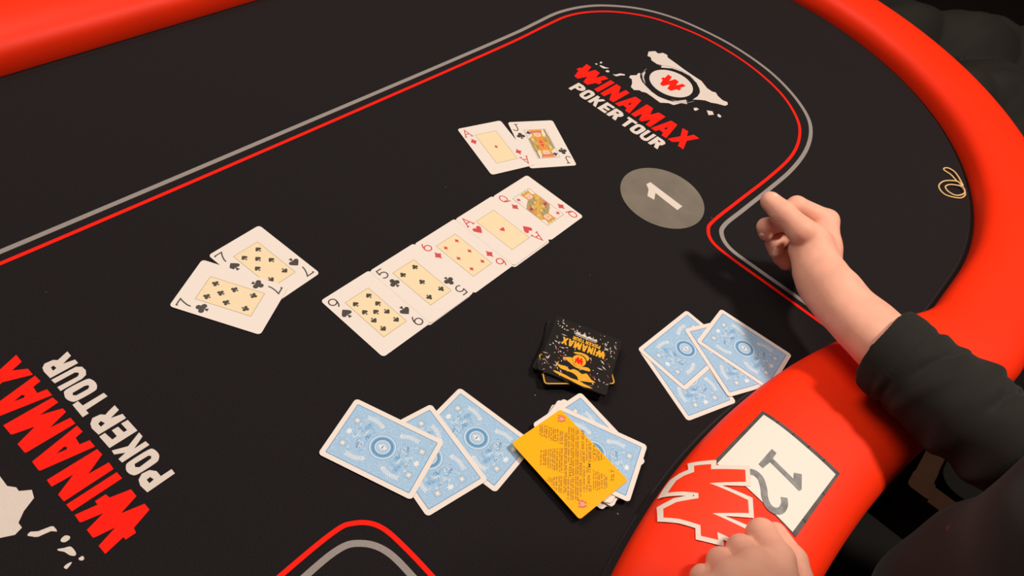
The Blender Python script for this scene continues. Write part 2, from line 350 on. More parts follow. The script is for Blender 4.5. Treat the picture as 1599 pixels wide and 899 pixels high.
# big badge printed on the rail, draped on its curve
def drape(mb_fn, name, mats, parent, lift, cut=3.0):
    b = MB(); mb_fn(b); me = b.mesh(name)
    bm = bmesh.new(); bm.from_mesh(me)
    for ax in range(2):
        lo = min(vv.co[ax] for vv in bm.verts); hi = max(vv.co[ax] for vv in bm.verts); p = lo+cut*MM
        while p < hi:
            no = [0, 0, 0]; no[ax] = 1; co = [0, 0, 0]; co[ax] = p
            bmesh.ops.bisect_plane(bm, geom=bm.verts[:]+bm.edges[:]+bm.faces[:], plane_co=co, plane_no=no); p += cut*MM
    for vv in bm.verts:
        x, y = vv.co.x/MM, vv.co.y/MM; l = lift+vv.co.z/MM
        # lift along the surface normal of the pad
        zx = (rail_z(x+.5, y)-rail_z(x-.5, y)); zy = (rail_z(x, y+.5)-rail_z(x, y-.5))
        nn = Vector((-zx, -zy, 1)).normalized()
        vv.co = Vector((x, y, rail_z(x, y)))*MM+nn*(l*MM); vv.co.z += Z0
    bm.to_mesh(me); bm.free(); me.update()
    return link(name, me, parent, mats, True)
BADGE = [(-78,-366.5),(-67.9,-365.2),(-58.5,-364.6),(-50.4,-366.8),(-43.3,-370.6),(-36.5,-367),(-23.9,-379.8),(-28.9,-382.5),(-8.7,-403.8),(-22.6,-412.5),(-43.4,-392.6),(-33.8,-420.9),(-46.5,-429.4),(-67,-409.2),(-57.1,-435.9),(-56.6,-444.9),(-80.2,-446),(-78.3,-431.2),(-82.4,-420.1),(-87.3,-424),(-97.1,-408.1),(-89,-402.7),(-95,-389.1),(-102.3,-377.6),(-91.6,-371.4),(-79,-376.2),(-65.4,-386.6),(-64.1,-385.8),(-69.6,-377.3)]
sticker_root = tag(empty('rail_sticker', (0, 0, 0)), 'large red letter-shaped sticker with white outline, half over the placard', 'sticker')
drape(lambda b: b.poly(BADGE), 'red_field', [VINYL_RED], sticker_root, 0.95)
drape(lambda b: b.ribbon(BADGE, 4.2, closed=True), 'white_outline', [VINYL_WHITE], sticker_root, 1.2, 2.5)
# ------------------------------------------------------------------ things lying on the felt
def sticker():
    r = tag(empty('seat_sticker', (0.2743, -0.1322, Z0)), 'round grey sticker with a white number 1 on the felt', 'sticker')
    b = MB(); b.slab([(54*math.cos(2*math.pi*i/72), 54*math.sin(2*math.pi*i/72)) for i in range(72)], 0.3, 0.75)
    b.build('disc', [DISC_GREY], r)
    w = MB(); w.poly([(x-274.3, y+132.2) for x, y in ((276.5, -105), (284.2, -106), (282.3, -157.5), (271, -157.5), (273, -122), (261, -128.5), (259.5, -119), (271, -112.5))], 0.85)
    w.build('numeral', [PRINT_WHITE], r)
sticker()

CW, CH, CT = 63.0, 88.0, 0.32
def card_body():
    b = MB(); b.slab(rrect(CW, CH, 3.6), 0, CT, 0, 1); return b.mesh('playing_card')
CARD_MESH = card_body(); CARD_MESH.materials.append(CARD); CARD_MESH.materials.append(CARD_EDGE)
ZP = CT+0.05
# suit outlines in a unit box, upright
def suit_loops(s):
    if s == 'd': return [[(0, .5), (.14, .22), (.38, 0), (.14, -.22), (0, -.5), (-.14, -.22), (-.38, 0), (-.14, .22)]]
    heart = [(0, .22), (.1, .38), (.25, .44), (.4, .38), (.47, .22), (.43, .05), (.28, -.17), (.12, -.36), (0, -.5), (-.12, -.36), (-.28, -.17), (-.43, .05), (-.47, .22), (-.4, .38), (-.25, .44), (-.1, .38)]
    if s == 'h': return [heart]
    stem = [(-.05, .0), (.05, .0), (.06, -.25), (.16, -.5), (-.16, -.5), (-.06, -.25)]
    if s == 's': return [[(x, .5-(y+.5)*.78) for x, y in heart], stem]
    c = lambda cx, cy, r=.225: [(cx+r*math.cos(2*math.pi*i/14), cy+r*math.sin(2*math.pi*i/14)) for i in range(14)]
    return [c(0, .27), c(-.25, -.06), c(.25, -.06), [(-.12, -.1), (.12, -.1), (.06, .2), (-.06, .2)], stem]
def put_suit(b, s, x, y, h, z, mi, inv=False):
    g = -1 if inv else 1
    for i, l in enumerate(suit_loops(s)): b.poly([(x+g*px*h, y+g*py*h) for px, py in l], z+0.004*i, mi)
def arc(cx, cy, rx, ry, a0, a1, n=14): return [(cx+rx*math.cos(math.radians(a0+(a1-a0)*i/n)), cy+ry*math.sin(math.radians(a0+(a1-a0)*i/n))) for i in range(n+1)]
GLYPH = {   # strokes in a box about 0.7 wide and 1 high, centred
 '9': [arc(0, .17, .30, .30, 0, 360, 24), arc(-.05, .17, .35, .62, 0, -75, 12)],
 '6': [arc(0, -.17, .30, .30, 0, 360, 24), arc(.05, -.17, .35, .62, 180, 105, 12)],
 '5': [[(.28, .47), (-.20, .47), (-.24, .06)]+arc(0, -.16, .31, .30, 135, -145, 16)],
 '7': [[(-.30, .34), (-.30, .46), (.30, .46), (.12, .15), (-.02, -.2), (-.06, -.5)]],
 'A': [[(-.33, -.46), (0, .48), (.33, -.46)], [(-.2, -.12), (.2, -.12)], [(-.45, -.48), (-.2, -.48)], [(.2, -.48), (.45, -.48)]],
 'J': [[(.12, .46)]+[(.12, -.2)]+arc(-.11, -.24, .23, .24, 0, -180, 12), [(-.06, .47), (.3, .47)]],
 'Q': [arc(0, .05, .30, .42, 0, 360, 26), [(-.22, -.28), (-.05, -.2), (.12, -.42), (.34, -.5)]],
}
def index(b, rank, s, mi, red):
    for g in (1,):
        for st in GLYPH[rank]:
            cl = st[0] == st[-1] or (abs(st[0][0]-st[-1][0]) < 1e-6 and abs(st[0][1]-st[-1][1]) < 1e-6)
            pts = [(g*(-23.8+px*13.2), g*(33.0+py*13.0)) for px, py in (st[:-1] if cl else st)]
            b.ribbon(pts, 1.35, ZP, mi, closed=cl)
        put_suit(b, s, g*-22.8, g*16.6, 11.8 if s != 'd' else 11.6, ZP, mi, g < 0)
PIPS = {'A': [(0, 0, 0)], '5': [(-8.6, 19, 0), (8.6, 19, 0), (0, 0, 0), (-8.6, -19, 1), (8.6, -19, 1)],
 '6': [(a*8.6, y, y < 0) for a in (-1, 1) for y in (19, 0, -19)], '7': [(a*8.6, y, y < 0) for a in (-1, 1) for y in (19, 0, -19)]+[(0, 9.5, 0)],
 '9': [(a*8.6, y, y < 0) for a in (-1, 1) for y in (19.5, 6.5, -6.5, -19.5)]+[(0, 0, 0)]}
def base_card(name, x, y, rot, z, label, group=None, tilt=0.0):
    o = link(name, CARD_MESH); tag(o, label, 'card', group)
    o.location = (x*MM, y*MM, Z0+z*MM); o.rotation_euler = (tilt, 0, math.radians(rot))
    return o
FACE = [INK, INK_RED, CREAM, OUTLINE, OCHRE, OLIVE, ORANGE, FLESH, CARD, BLUE_MID]
def face_card(rank, suit, x, y, rot, z, label, group):
    o = base_card('playing_card', x, y, rot, z, label, group)
    ink = 1 if suit in 'hd' else 0
    ib = MB(); index(ib, rank, suit, ink, ink); i1 = ib.build('corner_index', FACE, o); i2 = link('corner_index', i1.data, o); i2.rotation_euler = (0, 0, math.pi)
    court = rank in 'JQ'
    pb = MB(); pb.ribbon(rrect(30, 54.5, .1, 1), 0.35, ZP+.02, 3, closed=True)
    if not court: pb.poly(rrect(30, 54.5, .1, 1), ZP, 2)
    pb.build('face_panel', FACE, o)
    if court:
        court_figure(rank, suit, ink).build('court_figure', FACE, o)
    else:
        for (px_, py_, inv) in PIPS[rank]:
            m = PIP_MESH.get((suit, ink))
            if m is None:
                t = MB(); put_suit(t, suit, 0, 0, 7.0 if rank != 'A' else 6.6, ZP+.06, ink); m = t.mesh('pip')
                for mm in FACE: m.materials.append(mm)
                PIP_MESH[(suit, ink)] = m
            p = link('pip', m, o); p.location = (px_*MM, py_*MM, 0); p.rotation_euler = (0, 0, math.pi if inv else 0)
    return o
PIP_MESH = {}
def court_figure(rank, suit, ink):
    """two-headed court picture, each half the other turned half round"""
    b = MB(); rnd = random.Random(5 if rank == 'J' else 9); z = ZP
    H, Wd = 26.6, 14.4
    for g in (1, -1):
        q = lambda l: [(g*x, g*y) for x, y in l]
        zz = z+(0.03 if g > 0 else 0.03)
        if rank == 'J':
            b.poly(q([(-Wd, 0), (Wd, 0), (Wd, 14), (6, 17), (-6, 17), (-Wd, 10)]), zz, 4)                     # coat
            b.poly(q([(-Wd, 0), (-10, 0), (-12, 12), (-Wd, 10)]), zz+.03, 5); b.poly(q([(11, 0), (Wd, 0), (Wd, 14), (12, 14)]), zz+.03, 5); b.poly(q([(-9, 2), (-6, 2), (-9, 11), (-11, 9)]), zz+.035, 7); b.poly(q([(6.5, 4), (9, 3), (10.5, 11), (8.5, 12)]), zz+.035, 5)
            b.poly(q([(-5, 0), (5, 0), (3.4, 14), (-3.4, 14)]), zz+.04, 6); b.poly(q([(-2.2, 1), (2.2, 1), (0, 8)]), zz+.07, 1)
            for k in range(5): b.ribbon(q([(-11+k*1.2, 1+k*2.4), (-4.5, 4+k*2)]), .6, zz+.08, 3); b.ribbon(q([(11-k*1.2, 1+k*2.4), (4.5, 4+k*2)]), .6, zz+.08, 1 if k % 2 else 3)
            b.poly(q(rrect(8.6, 9.6, 3, 4, 0, 17.6)), zz+.09, 7)                                                # face
            b.poly(q([(-7, 12.5), (-4.2, 13), (-4, 21), (-7.6, 20)]), zz+.10, 4); b.poly(q([(7, 12.5), (4.2, 13), (4, 21), (7.6, 20)]), zz+.10, 4)
            b.poly(q([(-7.6, 21), (7.6, 21), (8.6, 24.6), (-8.6, 24.6)]), zz+.11, 1); b.poly(q([(-8.6, 23.9), (8.6, 23.9), (9.2, 26.6), (-9.2, 26.6)]), zz+.12, 6)
            for k in range(7): b.ribbon(q([(-7.5+k*2.5, 21.3), (-8.2+k*2.6, 26.2)]), .45, zz+.14, 7)
            b.poly(q([(11.5, 13), (13.6, 13), (13.6, 26.6), (11.5, 26.6)]), zz+.1, 5); b.ribbon(q([(12.5, 13), (12.5, 26)]), .5, zz+.13, 0)
            b.poly(q([(6.8, 13), (10, 13), (10, 24), (6.8, 22)]), zz+.06, 8)
        else:
            b.poly(q([(-Wd, 0), (Wd, 0), (Wd, 16), (9, 19), (-3, 14), (-Wd, 6)]), zz, 5)
            b.poly(q([(-6, 5), (5, 9), (12, 17), (14.4, 17), (14.4, 9), (2, 0), (-8, 0)]), zz+.03, 4)
            for k in range(7): b.ribbon(q([(-12+k*3.2, 1.2+k*.8), (-10+k*3.3, 6.5+k*1.4)]), .7, zz+.06, 3 if k % 2 else 4)
            for k in range(6): b.ribbon(q([(-11+k*4, 2.5+k*1.5), (-8+k*4, 1.5+k*1.7)]), .8, zz+.07, 8 if k % 2 else 5)
            b.poly(q([(-13.5, 0), (-9, 0), (-7, 6), (-13.5, 3)]), zz+.07, 1); b.poly(q([(8, 1), (14, 4), (13, 6.6), (7, 4)]), zz+.08, 6)
            b.poly(q(rrect(8.4, 9.2, 3.2, 4, 4.2, 18.2)), zz+.09, 7)
            b.poly(q([(-1.2, 13), (.4, 14), (.4, 22), (-1.8, 21)]), zz+.10, 6); b.poly(q([(9.4, 13), (8, 14), (8.2, 22), (10.4, 21)]), zz+.10, 6)
            b.poly(q([(-1.8, 21.6), (10.2, 21.6), (12.6, 26.8), (9, 24.8), (6.6, 27), (4, 24.8), (1.4, 27), (-1, 24.6), (-3, 26.4)]), zz+.12, 4)
            for k in range(5): b.ribbon(q([(0+k*2.2, 22), (-1+k*2.6, 25)]), .5, zz+.14, 3)
            b.disc(g*-9, g*9, 1.6, zz+.1, 6, 10)
        fx = 0 if rank == 'J' else 4.2; fy = 17.8
        for e in (-1.6, 1.6): b.disc(g*(fx+e), g*(fy+.9), .55, zz+.16, 0, 8)
        b.ribbon(q([(fx, fy+.6), (fx-.5, fy-1), (fx+.2, fy-1.1)]), .35, zz+.16, 3); b.ribbon(q([(fx-1.1, fy-2.6), (fx+1.1, fy-2.6)]), .5, zz+.16, 1)
        b.poly(q(rrect(7.4, 11, 2, 3, -10.6, 21.2)), zz+.10, 8)
        put_suit(b, suit, g*-10.6, g*21.4, 6.6, zz+.17, ink, g < 0)
    return b

def back_meshes():
    p = MB(); p.poly(rrect(53.5, 78.5, .6, 2), ZP, 0); p.ribbon(rrect(53.5, 78.5, .6, 2), .55, ZP+.02, 1, closed=True)
    m1 = p.mesh('back_panel'); m1.materials.append(BLUE_PANEL); m1.materials.append(BLUE_DARK)
    b = MB(); z = ZP+.04
    b.disc(0, 0, 12.0, z, 3, 40)
    b.ring(0, 0, 11.9, .7, z+.02, 1); b.ring(0, 0, 11.1, .6, z+.025, 2); b.disc(0, 0, 10.2, z+.015, 1, 40); b.ring(0, 0, 8.3, 1.7, z+.02, 0, 40); b.disc(0, 0, 6.3, z+.02, 3, 30); b.ring(0, 0, 6.2, .6, z+.04, 2); b.ring(0, 0, 5.2, .4, z+.04, 1)
    for k in range(20):
        a = 2*math.pi*k/20; b.disc(8.3*math.cos(a), 8.3*math.sin(a), .42, z+.04, 1, 6)
    b.poly([(0, 4.2), (2.8, 0), (0, -4.2), (-2.8, 0)], z+.05, 2); b.poly([(-1.6, .7), (0, 0), (1.8, -.7), (.4, .9)], z+.07, 0); b.ribbon([(-1.8, 0), (1.8, 0)], .7, z+.08, 0)
    for g in (1, -1):
        for sx in (-1, 0, 1):                                          # end row: square, leaf, square
            cx, cy = sx*12.5, 32.0 if sx == 0 else 31.5
            if sx:
                b.poly(rrect(5.8, 5.8, .3, 1, g*cx, g*cy), z, 4); b.ribbon(rrect(5.8, 5.8, .3, 1, g*cx, g*cy), .6, z+.02, 1, closed=True); b.poly(rrect(2.4, 2.4, .3, 1, g*cx, g*cy), z+.02, 2)
            else:
                b.poly([(g*x*1.5, g*(cy+y*1.5)) for x, y in ((0, 2.2), (.6, 1.1), (1.9, 1.5), (1.4, .2), (2.0, -.6), (.8, -.8), (.25, -1), (.2, -2), (-.2, -2), (-.25, -1), (-.8, -.8), (-2, -.6), (-1.4, .2), (-1.9, 1.5), (-.6, 1.1))], z, 2)
        for sx in (1, -1):
            stem = [(sx*19.5, g*24.5), (sx*20.2, g*19), (sx*19.0, g*13), (sx*16.5, g*8)]
            stem = [tuple(q[:2]) for q in catmull([(a, c, 0) for a, c in stem], 3)]
            b.ribbon(stem, .5, z, 2)
            for i in range(1, len(stem)):
                x, y = stem[i]; dx, dy = stem[i][0]-stem[i-1][0], stem[i][1]-stem[i-1][1]; l = math.hypot(dx, dy); dx, dy = dx/l, dy/l
                for sd in (1, -1):
                    ex, ey = -dx*.75+sd*-dy*.7, -dy*.75+sd*dx*.7
                    b.poly([(x, y), (x+ex*1.6-ey*.5, y+ey*1.6+ex*.5), (x+ex*3.6, y+ey*3.6), (x+ex*1.6+ey*.5, y+ey*1.6-ex*.5)], z+.02, 2)
        rnd = random.Random(3)
        for k in range(46):                                            # curls between the sprays
            x = rnd.uniform(-15, 15); y = rnd.uniform(12.5, 27)
            if math.hypot(x, y) < 14.5 or (abs(x) > 11 and y < 16): continue
            r = rnd.uniform(.8, 1.5); a0 = rnd.uniform(0, 360)
            b.ribbon([(g*u, g*v_) for u, v_ in arc(x, y, r, r, a0, a0+280, 9)], .55, z+.01*(k % 4), (0, 2, 1, 1)[k % 4])
        for k in range(46):
            x = rnd.uniform(-24, 24); y = rnd.uniform(1, 37)
            if math.hypot(x, y) < 13.5: continue
            b.disc(g*x, g*y, rnd.uniform(.25, .5), z-.01, 2 if k % 2 else 1, 6)
    m2 = b.mesh('back_ornament')
    for m in (BLUE_DARK, BLUE_MID, BLUE_PALE, BLUE_SOFT, BLUE_GREY): m2.materials.append(m)
    return m1, m2
BLUE_GREY = mat('card_blue_grey', (0.47, 0.53, 0.57), 0.45, 0.3, lin=True)
BLUE_SOFT = mat('card_blue_soft', (0.40, 0.55, 0.70), 0.45, 0.3, lin=True)
def panel_material():
    m = mat('card_back_blue', (0.30, 0.50, 0.70), 0.45, 0.3, lin=True); nt = m.node_tree; N = nt.nodes; b = N['Principled BSDF']
    tc = [n for n in N if n.type == 'TEX_COORD'][0]
    v = N.new('ShaderNodeTexVoronoi'); v.feature = 'DISTANCE_TO_EDGE'; v.inputs['Scale'].default_value = 520
    r = N.new('ShaderNodeValToRGB'); r.color_ramp.elements[0].position = .04; r.color_ramp.elements[0].color = (0.40, 0.56, 0.72, 1)
    r.color_ramp.elements[1].position = .12; r.color_ramp.elements[1].color = (0.275, 0.49, 0.725, 1)
    nt.links.new(tc.outputs['Object'], v.inputs['Vector']); nt.links.new(v.outputs['Distance'], r.inputs['Fac']); nt.links.new(r.outputs['Color'], b.inputs['Base Color'])
    return m
BLUE_PANEL = panel_material()
PANEL_MESH, ORNAMENT_MESH = back_meshes()
def back_card(x, y, rot, z, label, group=None, detail=True):
    o = base_card('playing_card', x, y, rot, z, label, group)
    link('back_panel', PANEL_MESH, o)
    if detail: link('back_ornament', ORNAMENT_MESH, o)
    return o

G1 = 'two face-up cards above the row'; G2 = 'pair of black sevens'; G3 = 'row of five face-up cards'
face_card('A', 'd', 166.8, 52.9, -17.25, 0.75, 'ace of diamonds, face up, overlapping the jack of clubs', G1)
face_card('J', 'c', 222.0, 24.5, -29.07, 0.2, 'jack of clubs, face up beside the ace of diamonds', G1)
face_card('7', 's', -165.0, 61.3, 4.78, 0.2, 'seven of spades, face up, partly under the seven of clubs', G2)
face_card('7', 'c', -213.8, 47.0, 29.15, 0.75, 'seven of clubs, face up, lying over the seven of spades', G2)
for i, (r, s, nm) in enumerate((('9', 's', 'nine of spades, face up, first card of the row beside the sevens'), ('5', 'c', 'five of clubs, face up, between the nine and the six'),
        ('6', 'd', 'six of diamonds, face up in the middle of the row'), ('A', 'h', 'ace of hearts, face up, between the six and the queen'), ('Q', 'd', 'queen of diamonds, face up, last card of the row by the jack'))):
    face_card(r, s, -119.5+62.28*i, -51.5+0.45*i, 1.45, 0.75+0.06*i if i in (1, 3) else 0.62+0.05*i, nm, G3)
base_card('playing_card', -60.5, -49.6-1.9, 1.45, 0.18, 'white card edge peeping out from under the five of clubs', 'cards tucked under the row')
base_card('playing_card', 66.0, -50.4-1.6, 1.3, 0.18, 'white card edge peeping out from under the ace of hearts', 'cards tucked under the row')
GB = 'three blue-backed cards fanned beside the yellow card'
back_card(-144.0, -213.7, 6.84, 0.2, 'blue-backed card whose corner slides under the yellow card', GB)
back_card(-189.6, -200.0, -10.04, 0.75, 'blue-backed card in the middle of the fan of three', GB)
back_card(-213.2, -166.7, 19.74, 1.3, 'blue-backed card lying on top of the fan of three', GB)
GR = 'four blue-backed cards fanned against the rail'
back_card(70.1, -306.1, -20.49, 0.2, 'blue-backed card at the bottom of the four, pointing at the placard', GR)
back_card(98.1, -285.3, 87.15, 0.75, 'blue-backed card lying second from the bottom of the four by the rail', GR)
back_card(128.8, -322.5, -24.6, 1.3, 'blue-backed card squeezed under the topmost card beside the rail', GR)
back_card(150.2, -328.0, 6.12, 1.85, 'topmost blue-backed card of the four beside the rail', GR)

# remaining deck with the yellow cut card
rnd = random.Random(11)
z = 0.2
for k in range(19):
    jx, jy, ja = rnd.uniform(-2, 2), rnd.uniform(-2.5, 2.5), rnd.uniform(-2.5, 2.5)
    if k in (4, 11): ja += 7; jx += 3
    if k in (8,): jx -= 4; jy += 2
    if k < 3: jx += 2; jy -= 2
    o = base_card('playing_card', -82+jx, -289+jy, 9+ja, z, 'card in the squared-up deck beneath the yellow card', 'cards of the deck'); z += 0.34
back_card(-73.0, -286.7, -7.2, z, 'blue-backed card sticking out behind on the deck under the yellow card', 'top cards of the deck'); z += 0.5
back_card(-78.0, -295.5, 20.6, z, 'topmost blue-backed deck card, directly under the yellow card', 'top cards of the deck'); z += 0.5
def inside(p, poly):
    x, y = p; c = False
    for i in range(len(poly)):
        (x1, y1), (x2, y2) = poly[i-1], poly[i]
        if (y1 > y) != (y2 > y) and x < (x2-x1)*(y-y1)/(y2-y1)+x1: c = not c
    return c
def text_loops(txt, size, bold=0.0, shear=0.0):
    cu = bpy.data.curves.new('t', 'FONT'); cu.body = txt; cu.size = size; cu.offset = bold; cu.shear = shear; cu.fill_mode = 'FRONT'; cu.resolution_u = 2
    o = bpy.data.objects.new('t', cu); COL.objects.link(o)
    dg = bpy.context.evaluated_depsgraph_get(); me = bpy.data.meshes.new_from_object(o.evaluated_get(dg))
    vs = [tuple(v.co) for v in me.vertices]; fs = [tuple(p.vertices) for p in me.polygons]
    bpy.data.objects.remove(o); bpy.data.curves.remove(cu); bpy.data.meshes.remove(me)
    return vs, fs
def add_text(b, txt, x, y, h, ang, z, mi=0, width=None, bold=0.0, shear=0.0, centre=False):
    vs, fs = text_loops(txt, 1.0, bold, shear); w = max(v[0] for v in vs); k = h/0.72
    kx = (width/w) if width else k*.72
    c, s = math.cos(ang), math.sin(ang); o = []
    for v in vs:
        px_, py_ = v[0]*kx-(w*kx/2 if centre else 0), v[1]*k
        o.append((x+c*px_-s*py_, y+s*px_+c*py_, z))
    b.add(o, fs, mi)
def yellow_card():
    o = empty('cut_card', (-0.1024*1, -0.2872, Z0+z*MM), math.radians(-6.2)); tag(o, 'bright yellow plastic card printed with tiny words on the deck', 'card')
    b = MB(); b.slab(rrect(62, 88, 2.6), 0, .7); b.build('plate', [YELLOW], o)
    t = MB(); zt = .76; rnd = random.Random(4)
    # words fill a big letter shape turned 45 degrees
    d1 = Vector((1, 1))/math.sqrt(2); d2 = Vector((1, -1))/math.sqrt(2)   # d1: reading direction, d2: down the lines
    def place(a, u): q = d1*a-d2*u; return (q.x, q.y)
    shape = [(-(y-79.0)*1.75, (x-401.5)*1.58-4.0) for x, y in LETTERS['W']]   # (along the reading direction, up)
    def loc(px_, py_):                     # a spot on the card -> (along, up)
        rx, ry = px_-42, py_-362; det = 313*498+212*428
        q = Vector((-31+62*(rx*498-ry*428)/det, 44-88*(313*ry+212*rx)/det)); return q.dot(d1), -q.dot(d2)
    ang = math.pi/4; taken = []
    for txt, p0, p1, h in (('BAD BEAT', (505, 432), (511, 303), 2.9), ('FISH', (423, 600), (427, 523), 2.8), ('SHARK', (490, 602), (493, 512), 2.9), ('NICKER', (487, 702), (488, 620), 2.6),
            ('BREAK', (540, 655), (540, 595), 2.7), ('ITM', (545, 585), (548, 528), 2.9), ('EV+', (583, 477), (577, 405), 2.7), ('TILT', (694, 652), (697, 575), 3.2)):
        a0, u0 = loc(*p0); a1, u1 = loc(*p1); u = (u0+u1)/2
        q = place(a0, u); add_text(t, txt, q[0], q[1], h, ang, zt, 0, width=a1-a0, bold=0.012)
        taken.append((a0-.6, a1+.6, u-.4, u+h+.2))
    u = 31.0
    while u > -40:
        a = -40.0; h = rnd.choice((1.0, 1.2, 1.5)); word = 0
        while a < 40:
            w = rnd.uniform(.35, .75)
            if word <= 0: word = rnd.randint(3, 9); a += 1.0
            word -= 1
            ok = all(inside((a+dx, u+dy), shape) for dx in (0, w) for dy in (0, h)) and not any(t0 < a+w and a < t1 and u0 < u+h and u < u1 for t0, t1, u0, u1 in taken)
            q = [place(a, u), place(a+w, u), place(a+w, u+h), place(a, u+h)]
            if ok and all(abs(x) < 30 and abs(y) < 43 for x, y in q): t.poly(q, zt, 0)
            a += w+.38
        u -= h+.75
    t.build('tiny_print', [YEL_INK], o)
    for cx, cy in ((24.5, 36), (-19, -35.5)):
        w = MB()
        for k, mi in ((.19, 0), (.10, 1)): w.poly([(cx+(d1*(-(y-79)*k)-d2*((x-401.5)*k)).x, cy+(d1*(-(y-79)*k)-d2*((x-401.5)*k)).y) for x, y in LETTERS['W']], zt+.03*mi, mi)
        w.build('corner_logo', [mat('logo_orange', (0.60, 0.16, 0.05), 0.4, 0.4, lin=True), PINK], o)
yellow_card()

# square black coasters in a small leaning pile
def coaster(x, y, rot, zc, label, detail, w=70, d=72):
    o = empty('coaster', (x*MM, y*MM, Z0+zc*MM), math.radians(rot)); tag(o, label, 'coaster', 'glossy black coasters in the pile')
    b = MB(); b.slab(rrect(w, d, 3), 0, 3.0); b.build('tile', [GLOSS_BLACK], o)
    zt = 3.06
    if detail == 1:
        g = MB(); g.ribbon(rrect(w-2.2, d-2.2, 3), 1.2, zt, 0, closed=True); g.build('gold_border', [GOLD], o)
    if detail == 2:
        t = MB()
        k = 0.225
        def up(l, sx=k, sy=k, cx=0.0, cy=0.0): return [(cx-(y-2.0)*sx, cy+(x-402.0)*sy) for x, y in l]
        for n_ in ('W', 'I', 'N', 'M', 'X'): t.poly(up(LETTERS[n_], cx=-1, cy=-9.5), zt)
        for n_ in ('A', 'A1'): t.poly([up(LETTERS[n_], cx=-1, cy=-9.5), up(LETTERS[n_+'_h'], cx=-1, cy=-9.5)], zt)
        for n_ in ('P', 'O', 'R', 'O2', 'R2'): t.poly([[(-2-(y-0)*.185, -17+(x-364)*.185) for x, y in LETTERS[n_]], [(-2-y*.185, -17+(x-364)*.185) for x, y in LETTERS[n_+'_h']]], zt)
        for n_ in ('K', 'E', 'T', 'U'): t.poly([(-2-y*.185, -17+(x-364)*.185) for x, y in LETTERS[n_]], zt)
        t.build('lettering', [GOLD], o)
        e = MB(); e.disc(-.5, 8.2, 6.9, zt, 0, 30)
        for l in [[(15.4, 12.3), (8.4, 7.7), (5.8, 9.7), (4.3, 15.6), (-0.1, 17.5), (-8.7, 13.8), (-12.6, 14.3), (-13.4, 18.1), (-5.8, 19.5), (0.1, 20.2), (5.3, 17.9), (9.4, 15.0), (13.1, 13.6)], [(21.7, 22.3), (15.7, 25.0), (10.0, 23.7), (5.1, 27.0), (2.5, 23.9), (-2.4, 23.8), (-7.1, 26.4), (-10.7, 22.8), (-14.3, 25.9), (-17.4, 29.3), (-21.8, 31.2), (-13.8, 34.6), (-6.0, 37.1), (-3.9, 33.1), (0.2, 30.3), (4.1, 29.8), (9.0, 29.9), (14.0, 29.9), (18.3, 26.4)], [(20.2, 36.6), (14.3, 36.0), (6.5, 36.9), (1.1, 38.2), (-4.9, 37.6), (-11.6, 39.1), (-21.0, 40.9), (-13.2, 43.3), (-5.7, 43.1), (1.1, 41.6), (8.8, 40.7), (16.9, 39.0)], [(7.3, 0.5), (0.8, -2.1), (-6.8, -1.9), (-9.3, 1.8), (-8.0, 5.0), (-5.7, 2.0), (-1.3, 0.2), (4.4, 1.5)]]:
            e.poly(smooth_loop([(x, y if y < 8 else 8+(y-8)*.78) for x, y in l], 2), zt)
        e.poly([(-.5-(y-79)*.2, 8.2+(x-401.5)*.2) for x, y in LETTERS['W']], zt+.06, 1)
        e.build('splash_emblem', [GOLD, PRINT_RED], o)
        c = MB(); rnd = random.Random(8)
        c.poly([(-12, -22.5), (-10.5, -25.5), (-6, -23.6), (-3.6, -26), (0, -24), (2.4, -27.5), (5, -24), (9, -26), (13, -22.5)], zt); c.ribbon([(-11, -21.2), (11, -21.2)], .7, zt)
        for q in range(190):
            x, y = rnd.uniform(-33, 33), rnd.uniform(-34, 34)
            if abs(x+1) < 21 and -22 < y < -3 and rnd.random() < .9: continue
            if math.hypot(x, y-8) < 9: continue
            a = rnd.uniform(0, 3.14); l = rnd.choice((.6, .8, 1.0, 1.3, 2.0, 3.2 if abs(x) > 18 or y < -22 else 1.2)); w_ = rnd.uniform(.3, .75)
            dx, dy = math.cos(a), math.sin(a)
            c.poly([(x+dx*l, y+dy*l), (x-dy*w_, y+dx*w_), (x-dx*l, y-dy*l), (x+dy*w_, y-dx*w_)], zt-.02+.0005*(q % 7), 0 if q % 4 else 1)
        c.build('confetti_print', [CONF_WHITE, CONF_RED], o)
coaster(-3.5, -216.5, 122, 0.2, 'black coaster at the very bottom of the square pile', 0)
coaster(-5.5, -218.0, 110, 3.3, 'plain black coaster second from the bottom of the square pile', 0)
coaster(-20.0, -228.0, 140.2, 6.4, 'black coaster with a gold border, turned askew below the topmost', 1, 72, 36)
coaster(-6.0, -220.5, 114.4, 9.7, 'topmost black coaster with gold lettering and confetti print', 2)

# rubber band near the far end of the rail
RB = [(684, -383, 1.2), (691, -370, 1.4), (692, -359, 1.4), (697, -357, 1.4), (703, -361, 1.6), (703, -370, 2.0), (694, -379, 3.4), (684, -386, 4.6), (678, -392, 3.6), (681, -383, 3.2), (675, -375, 2.2), (664, -368, 1.4), (649, -367, 1.2), (640, -372, 1.2), (636, -381, 1.2), (641, -391, 1.2), (650, -400, 1.6), (662, -402, 2.4), (671, -397, 2.6), (675, -390, 2.8), (668, -381, 2.6), (662, -376, 1.6), (654, -375, 1.2), (648, -381, 1.2), (648, -391, 1.4), (653, -397, 3.0), (664, -399.5, 4.0), (673, -394, 4.4)]
vv, ff = tube(catmull([(x, y, z) for x, y, z in RB], 5, True), 1.15, 8, True)
b = MB(); b.add([(x-665, y+380, z) for x, y, z in vv], ff)
o = b.build('rubber_band', [RUBBER], None, True); o.location = (0.665, -0.380, Z0); tag(o, 'twisted tan rubber band lying on the felt near the rail', 'rubber band')

